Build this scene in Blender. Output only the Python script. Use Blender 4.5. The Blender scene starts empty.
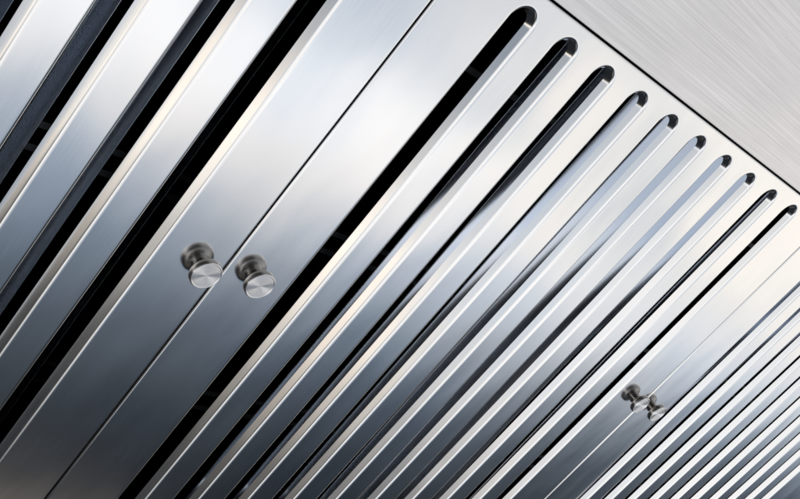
import bpy, bmesh, math, random
from mathutils import Vector, Matrix

P = 0.04                       # slot pitch in metres: every length below is in pitches
C = bpy.context.scene.collection
random.seed(3)

def W(u, v, n):                # panel coordinates (across, along the slots, out of the face) -> world
    return Vector((u*P, -n*P, v*P))

# ------------------------------------------------------------------ measured layout (in slot pitches)
SW = 0.563                     # slot width
TIP = 0.1835                   # slot end to the panel's top edge
MG = 1.135                     # panel edge to its first slot
GAP = 0.033                    # joint between two panels
LEN = 10.83                    # panel height
CAM = (-9.2423, 0.4923, 9.4423)
ROT = ((0.65842009, 0.61337882, 0.4361759),
       (0.25283473, -0.72609562, 0.63942141),
       (0.70891296, -0.31072749, -0.63315941))
FPX = 1000.66

# ------------------------------------------------------------------ materials
def new_mat(name):
    m = bpy.data.materials.new(name); m.use_nodes = True
    nt = m.node_tree; b = nt.nodes['Principled BSDF']
    return m, nt, b

def N(nt, kind, **kw):
    n = nt.nodes.new(kind)
    for k, v in kw.items():
        setattr(n, k, v)
    return n

def ramp(nt, stops, interp='LINEAR'):
    r = nt.nodes.new('ShaderNodeValToRGB'); cr = r.color_ramp; cr.interpolation = interp
    while len(cr.elements) > 1: cr.elements.remove(cr.elements[-1])
    first = True
    for p, c in stops:
        if first: e = cr.elements[0]; e.position = p; first = False
        else: e = cr.elements.new(p)
        e.color = (c[0], c[1], c[2], 1) if isinstance(c, tuple) else (c, c, c, 1)
    return r

def steel(name, base=(0.80, 0.81, 0.82), rough=0.15, rvar=0.05, grain=(900, 60, 900), gstr=0.02, wave=0.0, aniso=0.0, streak=0.0):
    m, nt, b = new_mat(name)
    L = nt.links.new
    tc = N(nt, 'ShaderNodeTexCoord')
    mp = N(nt, 'ShaderNodeMapping'); mp.inputs['Scale'].default_value = grain
    L(tc.outputs['Object'], mp.inputs['Vector'])
    n1 = N(nt, 'ShaderNodeTexNoise'); n1.inputs['Scale'].default_value = 1.0; n1.inputs['Detail'].default_value = 4
    n1.inputs['Roughness'].default_value = 0.65
    L(mp.outputs['Vector'], n1.inputs['Vector'])
    n2 = N(nt, 'ShaderNodeTexNoise'); n2.inputs['Scale'].default_value = 14; n2.inputs['Detail'].default_value = 2
    L(tc.outputs['Object'], n2.inputs['Vector'])
    rr = N(nt, 'ShaderNodeMath', operation='MULTIPLY_ADD')
    L(n1.outputs['Fac'], rr.inputs[0]); rr.inputs[1].default_value = rvar; rr.inputs[2].default_value = rough - rvar/2
    r2 = N(nt, 'ShaderNodeMath', operation='MULTIPLY_ADD')
    L(n2.outputs['Fac'], r2.inputs[0]); r2.inputs[1].default_value = rvar; L(rr.outputs[0], r2.inputs[2])
    L(r2.outputs[0], b.inputs['Roughness'])
    bp = N(nt, 'ShaderNodeBump'); bp.inputs['Strength'].default_value = 1.0; bp.inputs['Distance'].default_value = gstr*0.001
    if gstr: L(n1.outputs['Fac'], bp.inputs['Height'])
    if wave:
        n3 = N(nt, 'ShaderNodeTexNoise'); n3.inputs['Scale'].default_value = 1.0; n3.inputs['Detail'].default_value = 1.5
        m3 = N(nt, 'ShaderNodeMapping'); m3.inputs['Scale'].default_value = (24, 24, 11)      # the sheet is not quite flat between the slots
        L(tc.outputs['Object'], m3.inputs['Vector']); L(m3.outputs['Vector'], n3.inputs['Vector'])
        b2 = N(nt, 'ShaderNodeBump'); b2.inputs['Strength'].default_value = 1.0; b2.inputs['Distance'].default_value = wave
        L(n3.outputs['Fac'], b2.inputs['Height']); L(b2.outputs['Normal'], bp.inputs['Normal'])
    L(bp.outputs['Normal'], b.inputs['Normal'])
    if streak:
        cr = ramp(nt, [(0.3, tuple(c*(1-streak) for c in base)), (0.7, tuple(min(1, c*(1+streak*0.5)) for c in base))])
        L(n1.outputs['Fac'], cr.inputs['Fac']); L(cr.outputs['Color'], b.inputs['Base Color'])
    else:
        b.inputs['Base Color'].default_value = (*base, 1)
    b.inputs['Metallic'].default_value = 1.0
    b.inputs['Anisotropic'].default_value = aniso
    return m

M_FACE = steel('satin_steel', rough=0.13, rvar=0.045, grain=(900, 900, 26), gstr=0.0, wave=0.0005, streak=0.028)
M_BAFFLE = steel('baffle_steel', base=(0.56, 0.61, 0.69), rough=0.17, rvar=0.0, grain=(900, 900, 80), gstr=0.0)
M_HEAD = steel('brushed_steel', base=(0.79, 0.78, 0.785), rough=0.32, rvar=0.12, grain=(8, 950, 760), gstr=0.03, streak=0.20)
M_KNOB = steel('dark_nickel', base=(0.45, 0.43, 0.41), rough=0.22, rvar=0.04, grain=(800, 800, 800), gstr=0.004)

def cap_mat():                 # end face of the knob with concentric turning marks
    m, nt, b = new_mat('turned_cap_steel'); L = nt.links.new
    tc = N(nt, 'ShaderNodeTexCoord')
    wv = N(nt, 'ShaderNodeTexWave', wave_type='RINGS', rings_direction='Y'); wv.inputs['Scale'].default_value = 900
    wv.inputs['Distortion'].default_value = 0.4
    L(tc.outputs['Object'], wv.inputs['Vector'])
    bp = N(nt, 'ShaderNodeBump'); bp.inputs['Distance'].default_value = 0.00008; bp.inputs['Strength'].default_value = 0.6
    L(wv.outputs['Fac'], bp.inputs['Height']); L(bp.outputs['Normal'], b.inputs['Normal'])
    tg = N(nt, 'ShaderNodeTangent', direction_type='RADIAL', axis='Y'); L(tg.outputs['Tangent'], b.inputs['Tangent'])
    b.inputs['Anisotropic'].default_value = 0.9; b.inputs['Anisotropic Rotation'].default_value = 0.25
    b.inputs['Base Color'].default_value = (0.93, 0.93, 0.94, 1); b.inputs['Metallic'].default_value = 1
    b.inputs['Roughness'].default_value = 0.36
    return m
M_CAP = cap_mat()

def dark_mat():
    m, nt, b = new_mat('cavity_shade_black')  # near-black base colour stands in for the deep shade of the cavity
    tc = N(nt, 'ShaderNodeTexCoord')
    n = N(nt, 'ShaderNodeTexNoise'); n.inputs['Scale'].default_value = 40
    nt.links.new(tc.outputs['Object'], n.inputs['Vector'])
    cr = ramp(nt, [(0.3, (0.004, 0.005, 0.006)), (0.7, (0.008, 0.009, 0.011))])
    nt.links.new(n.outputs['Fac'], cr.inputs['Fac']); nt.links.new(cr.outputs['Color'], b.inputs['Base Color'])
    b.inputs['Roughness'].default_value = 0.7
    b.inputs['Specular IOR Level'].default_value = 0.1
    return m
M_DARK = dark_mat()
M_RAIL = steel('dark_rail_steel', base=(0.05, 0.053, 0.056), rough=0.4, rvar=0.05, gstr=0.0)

# ------------------------------------------------------------------ mesh helpers
def link_mesh(name, bm, mat, parent=None, smooth=True):
    me = bpy.data.meshes.new(name); bm.to_mesh(me); bm.free()
    me.materials.append(mat)
    for p in me.polygons: p.use_smooth = smooth
    o = bpy.data.objects.new(name, me); C.objects.link(o)
    if parent: o.parent = parent
    return o

def stadium(cx, v0, v1, hw, seg=24):
    """closed contour of a slot running from v0 (top end) to v1 (bottom end); hw = half width"""
    pts = []
    for i in range(seg+1):
        a = math.pi*i/seg
        pts.append((cx+hw*math.cos(a), v0-R0 + hw*math.sin(a)))
    for i in range(seg+1):
        a = math.pi + math.pi*i/seg
        pts.append((cx+hw*math.cos(a), v1+R0 + hw*math.sin(a)))
    return pts
R0 = SW/2

def rrect(u0, u1, v0, v1, inset, rc, seg=6):
    """rounded rectangle contour; inset shrinks it"""
    r = rc-inset; pts = []
    for cx, cy, a0 in ((u1-rc, v1-rc, 0), (u0+rc, v1-rc, 90), (u0+rc, v0+rc, 180), (u1-rc, v0+rc, 270)):
        for i in range(seg+1):
            a = math.radians(a0+90*i/seg)
            pts.append((cx+r*math.cos(a), cy+r*math.sin(a)))
    return pts

def ring(bm, pts, n):
    return [bm.verts.new(W(u, v, n)) for u, v in pts]

def bridge(bm, a, b):
    k = len(a)
    for i in range(k):
        j = (i+1) % k
        bm.faces.new((a[i], a[j], b[j], b[i]))

LIP_R, LIP_A = 0.072, math.radians(55)
WALL = 0.102
EDGE_R = 0.028

def panel_mesh(u0, u1, v0, v1, slots, depth=0.42, edge_r=EDGE_R):
    """folded sheet with rounded rim and pressed slots, front face on n = 0"""
    bm = bmesh.new()
    rc = edge_r+0.03
    loops = []
    o_in = ring(bm, rrect(u0, u1, v0, v1, edge_r+0.012, rc), 0)
    loops.append(o_in)
    prev = o_in
    rim = ring(bm, rrect(u0, u1, v0, v1, edge_r, rc), 0); bridge(bm, prev, rim); prev = rim
    for k in range(1, 7):
        a = math.pi/2*k/6
        r = ring(bm, rrect(u0, u1, v0, v1, edge_r*(1-math.sin(a)), rc), -edge_r*(1-math.cos(a)))
        bridge(bm, prev, r); prev = r
    r = ring(bm, rrect(u0, u1, v0, v1, 0, rc), -edge_r-0.02); bridge(bm, prev, r); prev = r
    r = ring(bm, rrect(u0, u1, v0, v1, 0, rc), -depth); bridge(bm, prev, r)
    for cx in slots:
        s_out = ring(bm, stadium(cx, -TIP+v1, v0+TIP, R0+0.012), 0)
        loops.append(s_out); prev = s_out
        r = ring(bm, stadium(cx, -TIP+v1, v0+TIP, R0), 0); bridge(bm, prev, r); prev = r
        for k in range(1, 8):
            a = LIP_A*k/7
            ins, dep = LIP_R*math.sin(a), LIP_R*(1-math.cos(a))
            r = ring(bm, stadium(cx, -TIP+v1, v0+TIP, R0-ins), -dep); bridge(bm, prev, r); prev = r
        for q in (0.04, 0.95, 1.0):
            r = ring(bm, stadium(cx, -TIP+v1, v0+TIP, R0-ins-WALL*q*math.cos(LIP_A)), -dep-WALL*q*math.sin(LIP_A))
            bridge(bm, prev, r); prev = r
        # cut edge of the sheet turned under
        r = ring(bm, stadium(cx, -TIP+v1, v0+TIP, R0-ins-WALL*math.cos(LIP_A)+0.02), -dep-WALL*math.sin(LIP_A)-0.012)
        bridge(bm, prev, r)
        k = len(prev)
        for i in range(k): bm.edges.get((prev[i], prev[(i+1) % k])).smooth = False
    edges = []
    for lp in loops:
        for i in range(len(lp)):
            e = bm.edges.get((lp[i], lp[(i+1) % len(lp)]))
            edges.append(e)
    bmesh.ops.triangle_fill(bm, use_beauty=True, use_dissolve=False, edges=edges, normal=W(0, 0, 1))
    bmesh.ops.recalc_face_normals(bm, faces=bm.faces)
    # orient outwards: a face lying on the front must look along -Y
    for f in bm.faces:
        if abs(f.normal.y) > 0.999:
            if f.normal.y > 0:
                bmesh.ops.reverse_faces(bm, faces=bm.faces)
            break
    return bm

BL_D = 0.50
def baffle_mesh(centres, wid, tilt, v0, v1, ua, ub):
    """row of parallel folded strips behind the slots, joined by an end rail at each end; sagging slightly to the middle"""
    bm = bmesh.new()
    ns = 24
    h = wid/2
    prof = [(-h, -0.03), (-h, -0.002), (-h+0.004, 0.0), (-h+0.012, 0.0), (0, 0.0), (h-0.012, 0.0), (h-0.004, 0.0), (h, -0.002), (h, -0.03)]
    for ci, c in enumerate(centres):
        rows = []
        t0 = tilt[0][ci % len(tilt[0])]
        for i in range(ns+1):
            f = i/ns; v = v1+(v0-v1)*f
            sag = -0.05*math.sin(math.pi*f)
            tw = t0 + (tilt[1]-t0)*min(1.0, max(0.0, f-0.2)/0.3)      # strips twist a little along their length
            rows.append([bm.verts.new(W(c+a, v, -BL_D+b+sag+a*tw)) for a, b in prof])
        for i in range(ns):
            for j in range(len(prof)-1):
                bm.faces.new((rows[i][j], rows[i][j+1], rows[i+1][j+1], rows[i+1][j]))
    for v in (v0, v1):
        bar(bm, ua, ub, v-0.06, v+0.06, -BL_D-0.14, -BL_D-0.012)
    bmesh.ops.recalc_face_normals(bm, faces=bm.faces)
    return bm

def bar(bm, u0, u1, v0, v1, n0, n1):
    vs = [bm.verts.new(W(u, v, n)) for u in (u0, u1) for v in (v0, v1) for n in (n0, n1)]
    for q in ((0, 1, 3, 2), (4, 6, 7, 5), (0, 4, 5, 1), (2, 3, 7, 6), (0, 2, 6, 4), (1, 5, 7, 3)):
        bm.faces.new([vs[i] for i in q])

def lathe(prof, seg=56):
    """turned around the panel normal; prof = [(radius, height)]"""
    bm = bmesh.new(); rows = []
    for r, h in prof:
        if r < 1e-6: rows.append([bm.verts.new(W(0, 0, h))])
        else: rows.append([bm.verts.new(W(r*math.cos(2*math.pi*i/seg), r*math.sin(2*math.pi*i/seg), h)) for i in range(seg)])
    for a, b in zip(rows, rows[1:]):
        for i in range(seg):
            j = (i+1) % seg
            if len(b) == 1: bm.faces.new((a[i], a[j], b[0]))
            elif len(a) == 1: bm.faces.new((a[0], b[j], b[i]))
            else: bm.faces.new((a[i], a[j], b[j], b[i]))
    bmesh.ops.recalc_face_normals(bm, faces=bm.faces)
    return bm

# ------------------------------------------------------------------ knob
KR = 0.225                     # head radius
KH = 0.23                      # head front height
def make_knob(parent, u, v):
    body = [(0.128, 0.0), (0.128, 0.008), (0.124, 0.012), (0.104, 0.014), (0.100, 0.018), (0.098, 0.046), (0.100, 0.052), (0.118, 0.056), (0.121, 0.062),
            (0.121, 0.070), (0.118, 0.076), (0.102, 0.080), (0.100, 0.090), (0.106, 0.100), (0.150, 0.112), (0.190, 0.126), (KR-0.006, 0.146), (KR, 0.164), (KR, KH-0.022),
            (KR-0.002, KH-0.016), (KR-0.006, KH-0.010), (KR-0.012, KH-0.010)]
    body = [(r, h*0.87 if h < 0.18 else h) for r, h in body]
    k = link_mesh('knob', lathe(body), M_KNOB, parent)
    k.location = W(u, v, 0.0)
    cap = [(KR-0.005, KH-0.014), (KR-0.005, KH-0.009), (KR-0.009, KH-0.003), (KR-0.017, KH), (KR-0.025, KH-0.002), (KR-0.030, KH-0.008), (KR-0.034, KH-0.007), (KR-0.040, KH-0.006), (0.13, KH-0.008), (0.06, KH-0.011), (0.0, KH-0.014)]
    link_mesh('cap', lathe(cap), M_CAP, k)
    return k

# ------------------------------------------------------------------ panels
def thing(name, label, cat, group=None):
    o = bpy.data.objects.new(name, None); C.objects.link(o)
    o['label'] = label; o['category'] = cat
    if group: o['group'] = group
    return o

GRP = 'slotted steel panels side by side'
PW = 2*MG + 9 + SW             # panel width
KO = 0.41                      # knob to joint

def make_panel(label, u0, slots, bcent, bwid, tilt, knobs, right_extra=0.0):
    t = thing('slotted_panel', label, 'vent panel', GRP)
    u1 = u0+PW-GAP+right_extra
    t.location = W(u0, -LEN, 0)
    off = -t.location
    objs = []
    f = link_mesh('face_sheet', panel_mesh(u0, u1, -LEN, 0.0, slots), M_FACE, t); objs.append(f)
    b = link_mesh('baffle', baffle_mesh(bcent, bwid, tilt, -LEN+0.1, -0.1, u0+0.2, u1-0.2), M_BAFFLE, t); objs.append(b)
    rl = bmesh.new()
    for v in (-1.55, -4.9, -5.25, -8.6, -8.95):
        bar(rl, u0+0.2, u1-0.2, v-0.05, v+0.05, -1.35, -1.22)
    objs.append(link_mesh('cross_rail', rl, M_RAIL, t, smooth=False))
    for ku, kv in knobs:
        objs.append(make_knob(t, ku, kv))
    for o in objs: o.location = o.location + off
    return t

G1 = -1.138                    # joint left / middle
G2 = G1 + PW
# middle panel
mid_slots = [i + SW/2 for i in range(10)]
make_panel('middle slotted steel panel between two joints, rounded slot tops in view',
           G1+GAP/2, mid_slots, [i+0.98 for i in range(1, 8)]+[9.285], 0.31, ((0.36, 0.34, 0.20, 0.13, 0.15, 0.18, 0.20, 0.20), -0.05), [(G1+KO+0.105, -5.33), (G2-KO, -5.45)])
# left panel
left_last = G1-1.058-SW/2
left_slots = [left_last-0.985*i for i in range(10)]
make_panel('left slotted steel panel with the widest black openings, beside the big pair of knobs',
           G1+GAP/2-PW, left_slots, [s+0.11 for s in left_slots], 0.32, ((-0.12,), -0.155), [(G1-KO+0.05, -5.41), (G1-PW+KO, -5.41)])
# right panel
right_slots = [G2+MG+i+SW/2 for i in range(10)]
make_panel('right slotted steel panel with narrow dense stripes, running into the lower right corner',
           G2+GAP/2, right_slots, [s+0.885 for s in right_slots[:-1]], 0.31, ((0.30,), -0.05), [(G2+KO+0.08, -5.55)], right_extra=1.6)

# ------------------------------------------------------------------ header sheet above the slotted panels
ht = thing('header_panel', 'plain brushed steel sheet above the slot ends, with fine lines running along the joint', 'steel panel')
u0, u1 = -14.0, 26.0
ht.location = W(u0, 0.028, 0)
h = link_mesh('header_sheet', panel_mesh(u0, u1, 0.028, 6.5, [], edge_r=0.012), M_HEAD, ht); h.location = -ht.location

# ------------------------------------------------------------------ dark cavity behind
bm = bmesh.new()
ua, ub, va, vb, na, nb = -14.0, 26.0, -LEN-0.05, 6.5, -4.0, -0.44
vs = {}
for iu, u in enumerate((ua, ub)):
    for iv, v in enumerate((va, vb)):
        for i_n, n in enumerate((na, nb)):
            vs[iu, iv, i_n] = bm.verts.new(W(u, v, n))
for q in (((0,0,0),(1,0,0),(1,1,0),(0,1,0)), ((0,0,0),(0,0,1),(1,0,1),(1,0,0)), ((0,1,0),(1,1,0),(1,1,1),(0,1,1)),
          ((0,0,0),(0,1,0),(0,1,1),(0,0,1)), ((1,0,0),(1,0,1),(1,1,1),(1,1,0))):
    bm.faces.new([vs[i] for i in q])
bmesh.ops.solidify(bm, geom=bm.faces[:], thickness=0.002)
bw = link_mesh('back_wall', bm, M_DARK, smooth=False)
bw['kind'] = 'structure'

# ------------------------------------------------------------------ studio surroundings (world)
world = bpy.data.worlds.new('World'); bpy.context.scene.world = world
world.use_nodes = True
world.cycles.sampling_method = 'MANUAL'; world.cycles.sample_map_resolution = 2048
nt = world.node_tree; L = nt.links.new
bg = nt.nodes['Background']
tc = N(nt, 'ShaderNodeTexCoord')
sp = N(nt, 'ShaderNodeSeparateXYZ'); L(tc.outputs['Generated'], sp.inputs[0])
def M(op, a, b=None, c=None):
    n = N(nt, 'ShaderNodeMath', operation=op)
    for i, s in enumerate((a, b, c)):
        if s is None: continue
        if isinstance(s, (int, float)): n.inputs[i].default_value = s
        else: L(s, n.inputs[i])
    return n.outputs[0]
def mrange(x, a, b, c=0.0, d=1.0, smooth=True):
    n = N(nt, 'ShaderNodeMapRange', interpolation_type='SMOOTHSTEP' if smooth else 'LINEAR')
    L(x, n.inputs['Value'])
    n.inputs['From Min'].default_value = a; n.inputs['From Max'].default_value = b
    n.inputs['To Min'].default_value = c; n.inputs['To Max'].default_value = d
    return n.outputs[0]
def mixc(f, a, b):
    n = N(nt, 'ShaderNodeMix', data_type='RGBA')
    L(f, n.inputs['Factor']); L(a, n.inputs['A']); L(b, n.inputs['B'])
    return n.outputs['Result']
ru = sp.outputs['X']; rv = sp.outputs['Z']; rn = M('MULTIPLY', sp.outputs['Y'], -1.0)
rnc = M('MAXIMUM', rn, 0.08)
t = M('DIVIDE', rv, rnc)
def env_ramp(val, lo, hi, stops):
    x = mrange(val, lo, hi, smooth=False)
    r = ramp(nt, [((p-lo)/(hi-lo), c) for p, c in stops]); L(x, r.inputs['Fac'])
    return r.outputs['Color']
def g(y, tint=0.0):            # grey with a cool (+) or warm (-) tint
    return (y*(1-0.11*tint), y*(1-0.01*tint), y*(1+0.13*tint))
face_l = env_ramp(t, -1.4, 0.6, [(-1.05, g(0.020, 2.2)), (-0.9, g(0.034, 2.7)), (-0.8, g(0.076, 2.6)), (-0.7, g(0.135, 2.5)),
                                (-0.62, g(0.27, 2.1)), (-0.55, g(0.50, 1.5)), (-0.5, g(0.68, 0.9)), (-0.43, g(0.92, 0.1)), (-0.36, g(1.10, 0.6)), (-0.28, g(1.36, -0.1)),
                                (-0.2, g(0.84, 0.7)), (-0.1, g(0.72, 0.8)), (0.1, g(0.74, 0.4)), (0.6, g(0.5, 0.3))])
face_r = env_ramp(t, -1.4, 0.6, [(-1.4, g(0.03, 1)), (-1.0, g(0.035, 2.4)), (-0.88, g(0.06, 2.6)), (-0.76, g(0.125, 2.6)), (-0.68, g(0.26, 2.2)),
                                (-0.55, g(0.67, 1.0)), (-0.47, g(0.92, 0.7)), (-0.38, g(1.02, -0.15)), (-0.25, g(1.12, -0.45)), (-0.1, g(1.10, -0.35)), (0.1, g(1.0, -0.1)), (0.6, g(0.7, 0))])
face = mixc(mrange(ru, 0.62, 0.80), face_l, face_r)
# warm patch added to the surroundings for a glow reflected in the steel
glow = M('MULTIPLY', M('MULTIPLY', mrange(t, -1.15, -1.19), mrange(rn, 0.47, 0.55)), mrange(ru, 0.60, 0.50))
warm = N(nt, 'ShaderNodeRGB'); warm.outputs[0].default_value = (0.40, 0.34, 0.28, 1)
face = mixc(glow, face, warm.outputs[0])
wall_l = env_ramp(rv, -0.8, 0.3, [(-0.8, g(0.02, 1)), (-0.55, g(0.03, 1.2)), (-0.50, g(0.06, 0.3)), (-0.45, g(0.5, -0.9)), (-0.41, g(1.1, -0.6)), (-0.32, g(1.3, -0.55)),
                                  (-0.25, g(0.6, 0.2)), (-0.18, g(0.36, 1.4)), (0.0, g(0.27, 1.4)), (0.12, g(0.05, 0)), (0.3, g(0.02, -0.5))])
wall_r = env_ramp(rv, -0.8, 0.3, [(-0.8, g(0.02, 1)), (-0.48, g(0.05, 1.3)), (-0.42, g(0.22, 0.8)), (-0.36, g(0.9, 0.1)), (-0.28, g(1.12, 0.2)), (-0.15, g(1.08, -0.1)),
                                  (-0.08, g(0.75, 0.3)), (0.0, g(0.42, 0.5)), (0.12, g(0.07, 0)), (0.3, g(0.03, -0.5))])
wall = mixc(mrange(rn, 0.42, 0.58), wall_l, wall_r)
# bright overhead band added so the rounded slot edges catch highlights
top = env_ramp(rv, -0.8, 0.3, [(-0.8, g(0.03, 1)), (-0.66, g(0.10, 0.5)), (-0.58, g(0.9, -0.4)), (-0.50, g(1.15, -0.2)), (-0.1, g(1.15, 0)), (0.05, g(1.0, 0.2)), (0.3, g(0.3, 0.3))])
wall = mixc(mrange(rn, 0.70, 0.80), wall, top)
col = mixc(mrange(ru, -0.25, 0.30), wall, face)
# uneven room: soft blotches of warmer and cooler light
nz = N(nt, 'ShaderNodeTexNoise'); nz.inputs['Scale'].default_value = 8.0; nz.inputs['Detail'].default_value = 2.5
L(tc.outputs['Generated'], nz.inputs['Vector'])
nr = ramp(nt, [(0.33, (0.58, 0.65, 0.74)), (0.49, (1.0, 1.0, 1.0)), (0.63, (1.30, 1.19, 1.09))])
L(nz.outputs['Fac'], nr.inputs['Fac'])
mm = N(nt, 'ShaderNodeMix', data_type='RGBA', blend_type='MULTIPLY'); mm.inputs['Factor'].default_value = 1.0
L(col, mm.inputs['A']); L(nr.outputs['Color'], mm.inputs['B']); col = mm.outputs['Result']
dark = N(nt, 'ShaderNodeRGB'); dark.outputs[0].default_value = (0.02, 0.022, 0.026, 1)
col = mixc(mrange(rn, -0.12, 0.05), dark.outputs[0], col)
L(col, bg.inputs['Color']); bg.inputs['Strength'].default_value = 1.0

# ------------------------------------------------------------------ camera
cd = bpy.data.cameras.new('camera'); cam = bpy.data.objects.new('camera', cd); C.objects.link(cam)
def D(r): return Vector((r[0], -r[2], r[1]))
X, Yd, F = D(ROT[0]), D(ROT[1]), D(ROT[2])
m3 = Matrix((X, -Yd, -F)).transposed()
cam.matrix_world = Matrix.Translation(W(*CAM)) @ m3.to_4x4()
cd.sensor_fit = 'HORIZONTAL'; cd.sensor_width = 36; cd.lens = 36*FPX/800
cd.clip_start = 0.01; cd.clip_end = 100
sc = bpy.context.scene
sc.camera = cam
sc.view_settings.view_transform = 'Standard'; sc.view_settings.look = 'None'
sc.view_settings.exposure = 0; sc.view_settings.gamma = 1
sc.cycles.sample_clamp_indirect = 2.5
sc.cycles.use_adaptive_sampling = False
sc.cycles.use_denoising = True
sc.cycles.denoising_input_passes = 'RGB'
sc.cycles.blur_glossy = 0.6
sc.cycles.max_bounces = 12; sc.cycles.glossy_bounces = 8
